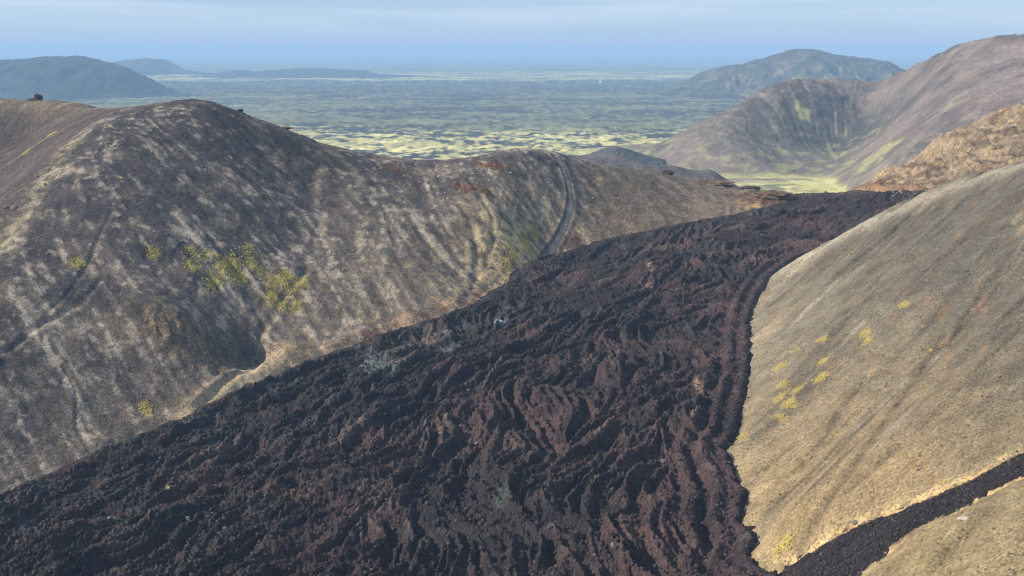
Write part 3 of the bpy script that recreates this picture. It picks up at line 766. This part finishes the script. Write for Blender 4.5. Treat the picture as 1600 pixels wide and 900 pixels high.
far_hill('hill', [(1180, 148), (1200, 140), (1220, 136), (1250, 139), (1290, 150)], 7600, 260, (0.04, 0.045, 0.045), (0.07, 0.07, 0.06), 661, 1.0, 120, 60)
# low ridges between the saddle and the big hill
far_hill('hill', [(840, 262), (870, 250), (890, 243), (930, 241), (960, 243), (1000, 252), (1030, 259), (1060, 262), (1085, 266), (1100, 266), (1112, 265), (1125, 273), (1140, 283), (1155, 292)], 1900, 170,
         (0.105, 0.092, 0.088), (0.080, 0.072, 0.072), 671, 0.7)
far_hill('hill', [(905, 248), (930, 238), (945, 231), (960, 228), (975, 231), (990, 236), (1010, 243), (1040, 250)], 2700, 160, (0.06, 0.058, 0.06), (0.045, 0.048, 0.05), 681, 0.9)

# ------------------------------------------------------------------ rocks
rng = random.Random(5)
def rock_mesh(name, r, seed, squash=0.7, sub=3, jag=0.75, freq=1.3, strata=0.0):
    me = bpy.data.meshes.new(name)
    import bmesh
    bm = bmesh.new(); bmesh.ops.create_icosphere(bm, subdivisions=sub, radius=1.0)
    co = np.array([v.co[:] for v in bm.verts])
    n = fbm(co[:, 0] * freq + co[:, 2] * 0.9 + seed, co[:, 1] * freq - co[:, 2] * 1.1, 4, seed, 0.6)
    n2 = ridged(co[:, 0] * 2.3 + co[:, 2] * 1.7, co[:, 1] * 2.3 + seed, 2, seed + 3)
    k = 1 + jag * n + jag * 0.4 * (n2 - 0.5)
    for v, f in zip(bm.verts, k):
        v.co = v.co * f
        if strata: v.co.z = v.co.z + 0.06 * math.sin(v.co.z * 14)
        v.co = Vector((v.co.x * r[0], v.co.y * r[1], v.co.z * r[2]))
    bm.to_mesh(me); bm.free()
    return me
def rock_mat(name, col, col2, sc=1.0):
    m = bpy.data.materials.new(name); m.use_nodes = True
    t = m.node_tree; b = t.nodes['Principled BSDF']; b.inputs['Roughness'].default_value = 0.92; b.inputs['Specular IOR Level'].default_value = 0.2
    g = t.nodes.new('ShaderNodeNewGeometry')
    n = t.nodes.new('ShaderNodeTexNoise'); n.inputs['Scale'].default_value = sc; n.inputs['Detail'].default_value = 6; n.inputs['Roughness'].default_value = 0.7
    r = t.nodes.new('ShaderNodeValToRGB'); r.color_ramp.elements[0].position = 0.35; r.color_ramp.elements[1].position = 0.65
    r.color_ramp.elements[0].color = col + (1,); r.color_ramp.elements[1].color = col2 + (1,)
    bm = t.nodes.new('ShaderNodeBump'); bm.inputs['Strength'].default_value = 0.9; bm.inputs['Distance'].default_value = 0.5
    l = t.links.new
    l(g.outputs['Position'], n.inputs['Vector']); l(n.outputs['Fac'], r.inputs[0]); l(r.outputs[0], b.inputs['Base Color']); l(n.outputs['Fac'], bm.inputs['Height']); l(bm.outputs[0], b.inputs['Normal'])
    return m
MR_dark = rock_mat('dark_basalt_rock', (0.030, 0.020, 0.018), (0.075, 0.050, 0.042))
MR_brown = rock_mat('brown_tuff_rock', (0.060, 0.038, 0.026), (0.20, 0.14, 0.085))
MR_pale = rock_mat('pale_crusted_rock', (0.36, 0.34, 0.31), (0.62, 0.60, 0.56))
MR_grey = rock_mat('grey_rock', (0.10, 0.095, 0.09), (0.24, 0.22, 0.20))
def gz(x, y):
    return float(land(np.array([float(x)]), np.array([float(y)]))[0][0])
def rock(name, loc, r, mat, label, cat, seed, group=None, rot=0.0, **k):
    me = rock_mesh(name, r, seed, **k); me.materials.append(mat)
    for p in me.polygons: p.use_smooth = False
    o = bpy.data.objects.new(name, me); C.objects.link(o); o.location = loc; o.rotation_euler = (0, 0, rot)
    o['label'] = label; o['category'] = cat
    if group: o['group'] = group
    return o
def crest_rock(px, py, c, r, mat, label, seed, sink=0.3, name='rock_outcrop', **k):
    j = int(np.argmin(np.abs(NU - ray(px, py)[0]))); e_ = (NZ[:, j] - EYE) / NY[:, j]
    i = int(np.argmax(e_ * (NY[:, j] < 1200))) if False else int(np.argmax(np.where(NY[:, j] < 1250, e_, -9)))
    x, y, z = NX[i, j], NY[i, j], NZ[i, j]
    if c < 0:
        x, y = P(px, py); z = gz(x, y)
    return rock(name, (x, y, z + r[2] * (1 - sink) - r[2] * 0.4), r, mat, label, 'rock outcrop', seed, **k)
crest_rock(59, 157, 1030, (2.6, 2.3, 3.6), MR_dark, 'dark red-brown rock stack standing on the skyline of the far left shoulder', 3, sub=4)
crest_rock(50, 159, 1032, (4.6, 2.4, 1.1), MR_dark, 'low dark rock ledge beside the foot of the skyline rock stack', 4)
0 and crest_rock(137, 173, 985, (3.0, 2, 1.3), MR_dark, 'small flat dark rock just below the skyline left of the rounded summit', 5)
crest_rock(375, 181, 930, (2.2, 2, 1.1), MR_dark, 'dark rock nub on the skyline right of the rounded summit', 6)
crest_rock(446, 201, 936, (5.0, 3, 1.0), MR_brown, 'brown rock lip on the skyline halfway down the right shoulder', 7)
crest_rock(1043, 273, 962, (4.2, 3, 2.2), MR_dark, 'dark pointed rock on the crest of the saddle right of the track', 8, sub=4)
crest_rock(1122, 294, 982, (10, 6, 2.6), MR_brown, 'largest brown rock hump at the right end of the crest above the lava', 9, sub=4)
crest_rock(1096, 290, 978, (8, 5, 1.6), MR_brown, 'tan rock shelf adjoining the left side of the largest brown hump', 10)
crest_rock(1171, 297, 993, (7.5, 4, 1.6), MR_dark, 'small dark rock mound between the largest brown hump and the cliff', 11)
crest_rock(1205, 309, -1, (14, 6, 3.4), MR_brown, 'long layered brown rock cliff at the lava edge where the crest ends', 12, sub=4, strata=1)
x, y, z = lavaz(1285, 311)
rock('boulder', (x, y, z + 1.2), (2.6, 2.2, 2.0), MR_dark, 'dark boulder on the lava skyline in the notch against green valley', 'boulder', 13)
x, y, z = lavaz(930, 851)
rock('boulder', (x, y, z + 0.6), (1.4, 1.2, 1.1), MR_grey, 'largest pale grey boulder on the lava near the bottom edge', 'boulder', 14)
x, y, z = lavaz(958, 876)
rock('boulder', (x, y, z + 0.5), (0.9, 0.8, 0.8), MR_grey, 'small grey boulder below right of the largest pale boulder on the lava', 'boulder', 15)
x, y, z = lavaz(1036, 722)
rock('boulder', (x, y, z + 0.6), (1.0, 0.9, 0.9), MR_grey, 'grey-blue boulder on the wine-red lava left of the right margin', 'boulder', 16)
x, y, z = lavaz(780, 499)
rock('boulder', (x, y, z + 0.6), (2.4, 1.6, 1.5), rock_mat('blue_grey_crust', (0.14, 0.2, 0.26), (0.3, 0.38, 0.45)), 'blue-grey crusted block near the upper left margin of the lava', 'boulder', 17)
q = P(1507, 815)
rock('rock_slab', (q[0], q[1], gz(*q) + 0.1), (1.7, 1.0, 0.35), MR_pale, 'flat white rock slab on the near slope below the dark lava tongue', 'rock slab', 18)
q = P(1337, 815)
rock('rock_slab', (q[0], q[1], gz(*q) + 0.3), (1.4, 1.2, 0.5), MR_grey, 'grey slab just above the upper edge of the dark lava tongue', 'rock slab', 19)
# loose blocks: a few real shapes, each block its own object
protos = [rock_mesh('boulder', (1, 1, 0.8), 100 + i, sub=2) for i in range(5)]
def scatter(n, region, mat, label, group, r0, r1, onl=False):
    ms = []
    for m_ in protos:
        c_ = m_.copy(); c_.materials.append(mat); ms.append(c_)
    for i in range(n):
        px, py = region[rng.randrange(len(region))]
        px += rng.gauss(0, 1) * 28; py += rng.gauss(0, 1) * 12
        if onl: x, y, z = lavaz(px, py)
        else:
            x, y = P(px, py); z = None
            d_ = lava_sdf(np.array([x]), np.array([y]))
            if max(float(d_[0][0]), float(d_[1][0])) > -2: continue
            z = gz(x, y)
        s_ = r0 + (r1 - r0) * rng.random() ** 2
        o = bpy.data.objects.new('boulder', ms[i % 5]); C.objects.link(o)
        o.location = (x, y, z + 0.25 * s_); o.scale = (s_, s_ * rng.uniform(.8, 1.2), s_ * rng.uniform(.7, 1)); o.rotation_euler = (rng.uniform(-.3, .3), rng.uniform(-.3, .3), rng.uniform(0, 6.28))
        o['label'] = label; o['category'] = 'boulder'; o['group'] = group
scatter(34, [(640, 262), (700, 272), (760, 280), (820, 275), (700, 300), (780, 310)], MR_pale, 'small whitish stone on the brown saddle crest', 'whitish stones on the saddle crest', 0.3, 0.7)
scatter(16, [(930, 310), (980, 330), (1040, 310), (860, 380)], MR_pale, 'small whitish stone on the grey slope right of the track', 'whitish stones right of the track', 0.3, 0.6)
scatter(22, [(400, 400), (560, 420), (650, 380), (330, 270), (270, 380)], MR_grey, 'small grey stone on the mottled hillside', 'grey stones on the mottled hillside', 0.5, 1.1)
scatter(20, [(20, 260), (40, 300), (20, 330), (60, 240)], MR_grey, 'grey stone on the dark slope at the far left', 'grey stones at the far left', 0.6, 1.5)
scatter(26, [(1470, 260), (1530, 230), (1580, 210), (1500, 240)], MR_grey, 'stone on the tan ridge beyond the lava', 'stones on the tan ridge', 0.7, 1.6)
scatter(14, [(300, 820), (150, 830), (700, 700), (900, 640)], MR_grey, 'pale grey block caught in the black lava', 'pale blocks in the lava', 0.5, 1.0, True)
# clinker on the lava and loose gravel on the slopes: nobody could count it
def rubble(name, pts, s0, s1, mat, seed, flat=0.8):
    r_ = np.random.RandomState(seed); n_ = len(pts)
    cb = np.array([(-1, -1, -1), (1, -1, -1), (1, 1, -1), (-1, 1, -1), (-1, -1, 1), (1, -1, 1), (1, 1, 1), (-1, 1, 1)], float) * .5
    v = cb[None] * (1 + 0.0 * pts[:, :1, None]) + r_.uniform(-.24, .24, (n_, 8, 3))
    sz = s0 + (s1 - s0) * r_.rand(n_, 1) ** 3
    v = v * (sz * r_.uniform(.7, 1.3, (n_, 3)) * np.array([1, 1, flat]))[:, None, :]
    a_ = r_.rand(n_) * 6.28; b_ = r_.uniform(-.6, .6, n_)
    x_ = v[..., 0] * np.cos(b_)[:, None] - v[..., 2] * np.sin(b_)[:, None]; z_ = v[..., 0] * np.sin(b_)[:, None] + v[..., 2] * np.cos(b_)[:, None]
    y_ = v[..., 1]
    X_ = x_ * np.cos(a_)[:, None] - y_ * np.sin(a_)[:, None]; Y_ = x_ * np.sin(a_)[:, None] + y_ * np.cos(a_)[:, None]
    co = np.stack([X_ + pts[:, 0:1], Y_ + pts[:, 1:2], z_ + pts[:, 2:3] + 0.12 * sz], -1).reshape(-1, 3).astype(np.float32)
    q = np.array([(0, 3, 2, 1), (4, 5, 6, 7), (0, 1, 5, 4), (1, 2, 6, 5), (2, 3, 7, 6), (3, 0, 4, 7)])
    q = (q[None] + (np.arange(n_) * 8)[:, None, None]).reshape(-1)
    me = bpy.data.meshes.new(name); me.vertices.add(len(co)); me.vertices.foreach_set('co', co.ravel())
    me.loops.add(len(q)); me.loops.foreach_set('vertex_index', q.astype(np.int32))
    me.polygons.add(len(q) // 4); me.polygons.foreach_set('loop_start', (np.arange(len(q) // 4) * 4).astype(np.int32)); me.update()
    me.materials.append(mat); o = bpy.data.objects.new(name, me); C.objects.link(o); o['kind'] = 'stuff'
rr_ = np.random.RandomState(77)
li = np.argwhere(LVS); wgt = (LVY[li[:, 0], li[:, 1]] ** -0.5) 
pk = li[rr_.choice(len(li), 56000, replace=False, p=wgt / wgt.sum())]
rubble('lava_rubble', np.stack([LVX[pk[:, 0], pk[:, 1]], LVY[pk[:, 0], pk[:, 1]], LZ[pk[:, 0], pk[:, 1]]], -1), 0.3, 1.25, rock_mat('clinker_block', (0.020, 0.017, 0.019), (0.072, 0.052, 0.052), 0.12), 5)
li = np.argwhere(LVT); pk = li[rr_.choice(len(li), 3500, replace=False)]
rubble('lava_rubble', np.stack([LVX[pk[:, 0], pk[:, 1]], LVY[pk[:, 0], pk[:, 1]], LZ[pk[:, 0], pk[:, 1]]], -1), 0.2, 0.75, bpy.data.materials['clinker_block'], 9)
gi = np.argwhere((ND < -1.0) & (NY < 1120)); g2 = fbm(NX[gi[:, 0], gi[:, 1]] / 20, NY[gi[:, 0], gi[:, 1]] / 20, 3, 88)
gi = gi[g2 > -0.05]; pk = gi[rr_.choice(len(gi), 20000, replace=False)]
rubble('gravel', np.stack([NX[pk[:, 0], pk[:, 1]], NY[pk[:, 0], pk[:, 1]], NZ[pk[:, 0], pk[:, 1]]], -1), 0.18, 0.75, rock_mat('gravel_stone', (0.07, 0.06, 0.052), (0.26, 0.22, 0.17), 0.1), 6)
# ------------------------------------------------------------------ moss tufts
mv, mf = [], []
tuft = [(0, 0, 1.0)] + [(math.cos(a) * .62, math.sin(a) * .62, .72) for a in np.arange(6) * math.pi / 3] + [(math.cos(a + .5), math.sin(a + .5), -.3) for a in np.arange(6) * math.pi / 3]
tf = [(0, 1 + i, 1 + (i + 1) % 6) for i in range(6)] + [(1 + i, 7 + i, 1 + (i + 1) % 6) for i in range(6)] + [(1 + (i + 1) % 6, 7 + i, 7 + (i + 1) % 6) for i in range(6)]
px_, py_, ps_ = [], [], []
for (qx, qy, r) in moss_spots:
    for i in range(int((24 if qx < 60 else 15) * r)):
        px_.append(qx + rng.gauss(0, .5) * r); py_.append(qy + rng.gauss(0, .75) * r); ps_.append(rng.uniform(.22, .62))
px_, py_ = np.array(px_), np.array(py_)
kp = (fbm(px_ / 5, py_ / 5, 3, 701) > -0.12); px_, py_, ps_ = px_[kp], py_[kp], np.array(ps_)[kp]
pz_ = land(px_, py_)[0]
for x, y, z, s_ in zip(px_, py_, pz_, ps_):
    b0 = len(mv); ca, sa = math.cos(x * 7), math.sin(x * 7)
    for (a, b_, c_) in tuft:
        j = rng.uniform(.75, 1.25)
        mv.append((x + s_ * (a * ca - b_ * sa) * j, y + s_ * (a * sa + b_ * ca) * j, z + s_ * .55 * c_ * j))
    mf += [tuple(b0 + k for k in f_) for f_ in tf]
me = bpy.data.meshes.new('moss'); me.from_pydata(mv, [], mf); me.materials.append(rock_mat('yellow_green_moss', (0.17, 0.14, 0.035), (0.42, 0.35, 0.09), 0.8))
o = bpy.data.objects.new('moss', me); C.objects.link(o); o['kind'] = 'stuff'

# ------------------------------------------------------------------ distant white building on the plain
def boxm(name, x0, x1, y0, y1, z0, z1, mat, parent):
    v = [(x0, y0, z0), (x1, y0, z0), (x1, y1, z0), (x0, y1, z0), (x0, y0, z1), (x1, y0, z1), (x1, y1, z1), (x0, y1, z1)]
    f = [(0, 3, 2, 1), (4, 5, 6, 7), (0, 1, 5, 4), (1, 2, 6, 5), (2, 3, 7, 6), (3, 0, 4, 7)]
    me = bpy.data.meshes.new(name); me.from_pydata(v, [], f); me.materials.append(mat)
    o = bpy.data.objects.new(name, me); C.objects.link(o); o.parent = parent
    return o
mw = rock_mat('white_painted_wall', (0.74, 0.74, 0.72), (0.82, 0.82, 0.8), 0.05)
bx_, by_, _ = at(938, 124, 11000)
bd = bpy.data.objects.new('building', None); C.objects.link(bd); bd.location = (bx_, by_, 2)
bd['label'] = 'tiny white building standing alone far out on the plain'; bd['category'] = 'building'
boxm('wall', -11, 11, -6, 6, -4, 12, mw, bd)
boxm('tower', -4, 3, -5.5, 5.5, 12.0, 26, mw, bd)

# ------------------------------------------------------------------ haze
hz = bpy.data.materials.new('air_haze'); hz.use_nodes = True
t = hz.node_tree; t.nodes.clear()
pv = t.nodes.new('ShaderNodeVolumePrincipled'); pv.inputs['Color'].default_value = (0.36, 0.57, 0.87, 1); pv.inputs['Density'].default_value = HAZE_DENSITY
pv.inputs['Anisotropy'].default_value = 0.0
mo = t.nodes.new('ShaderNodeOutputMaterial'); t.links.new(pv.outputs[0], mo.inputs['Volume'])
hb = boxm('haze', -110000, 110000, -9000, 105000, -14, 345, hz, None)
hb['kind'] = 'stuff'
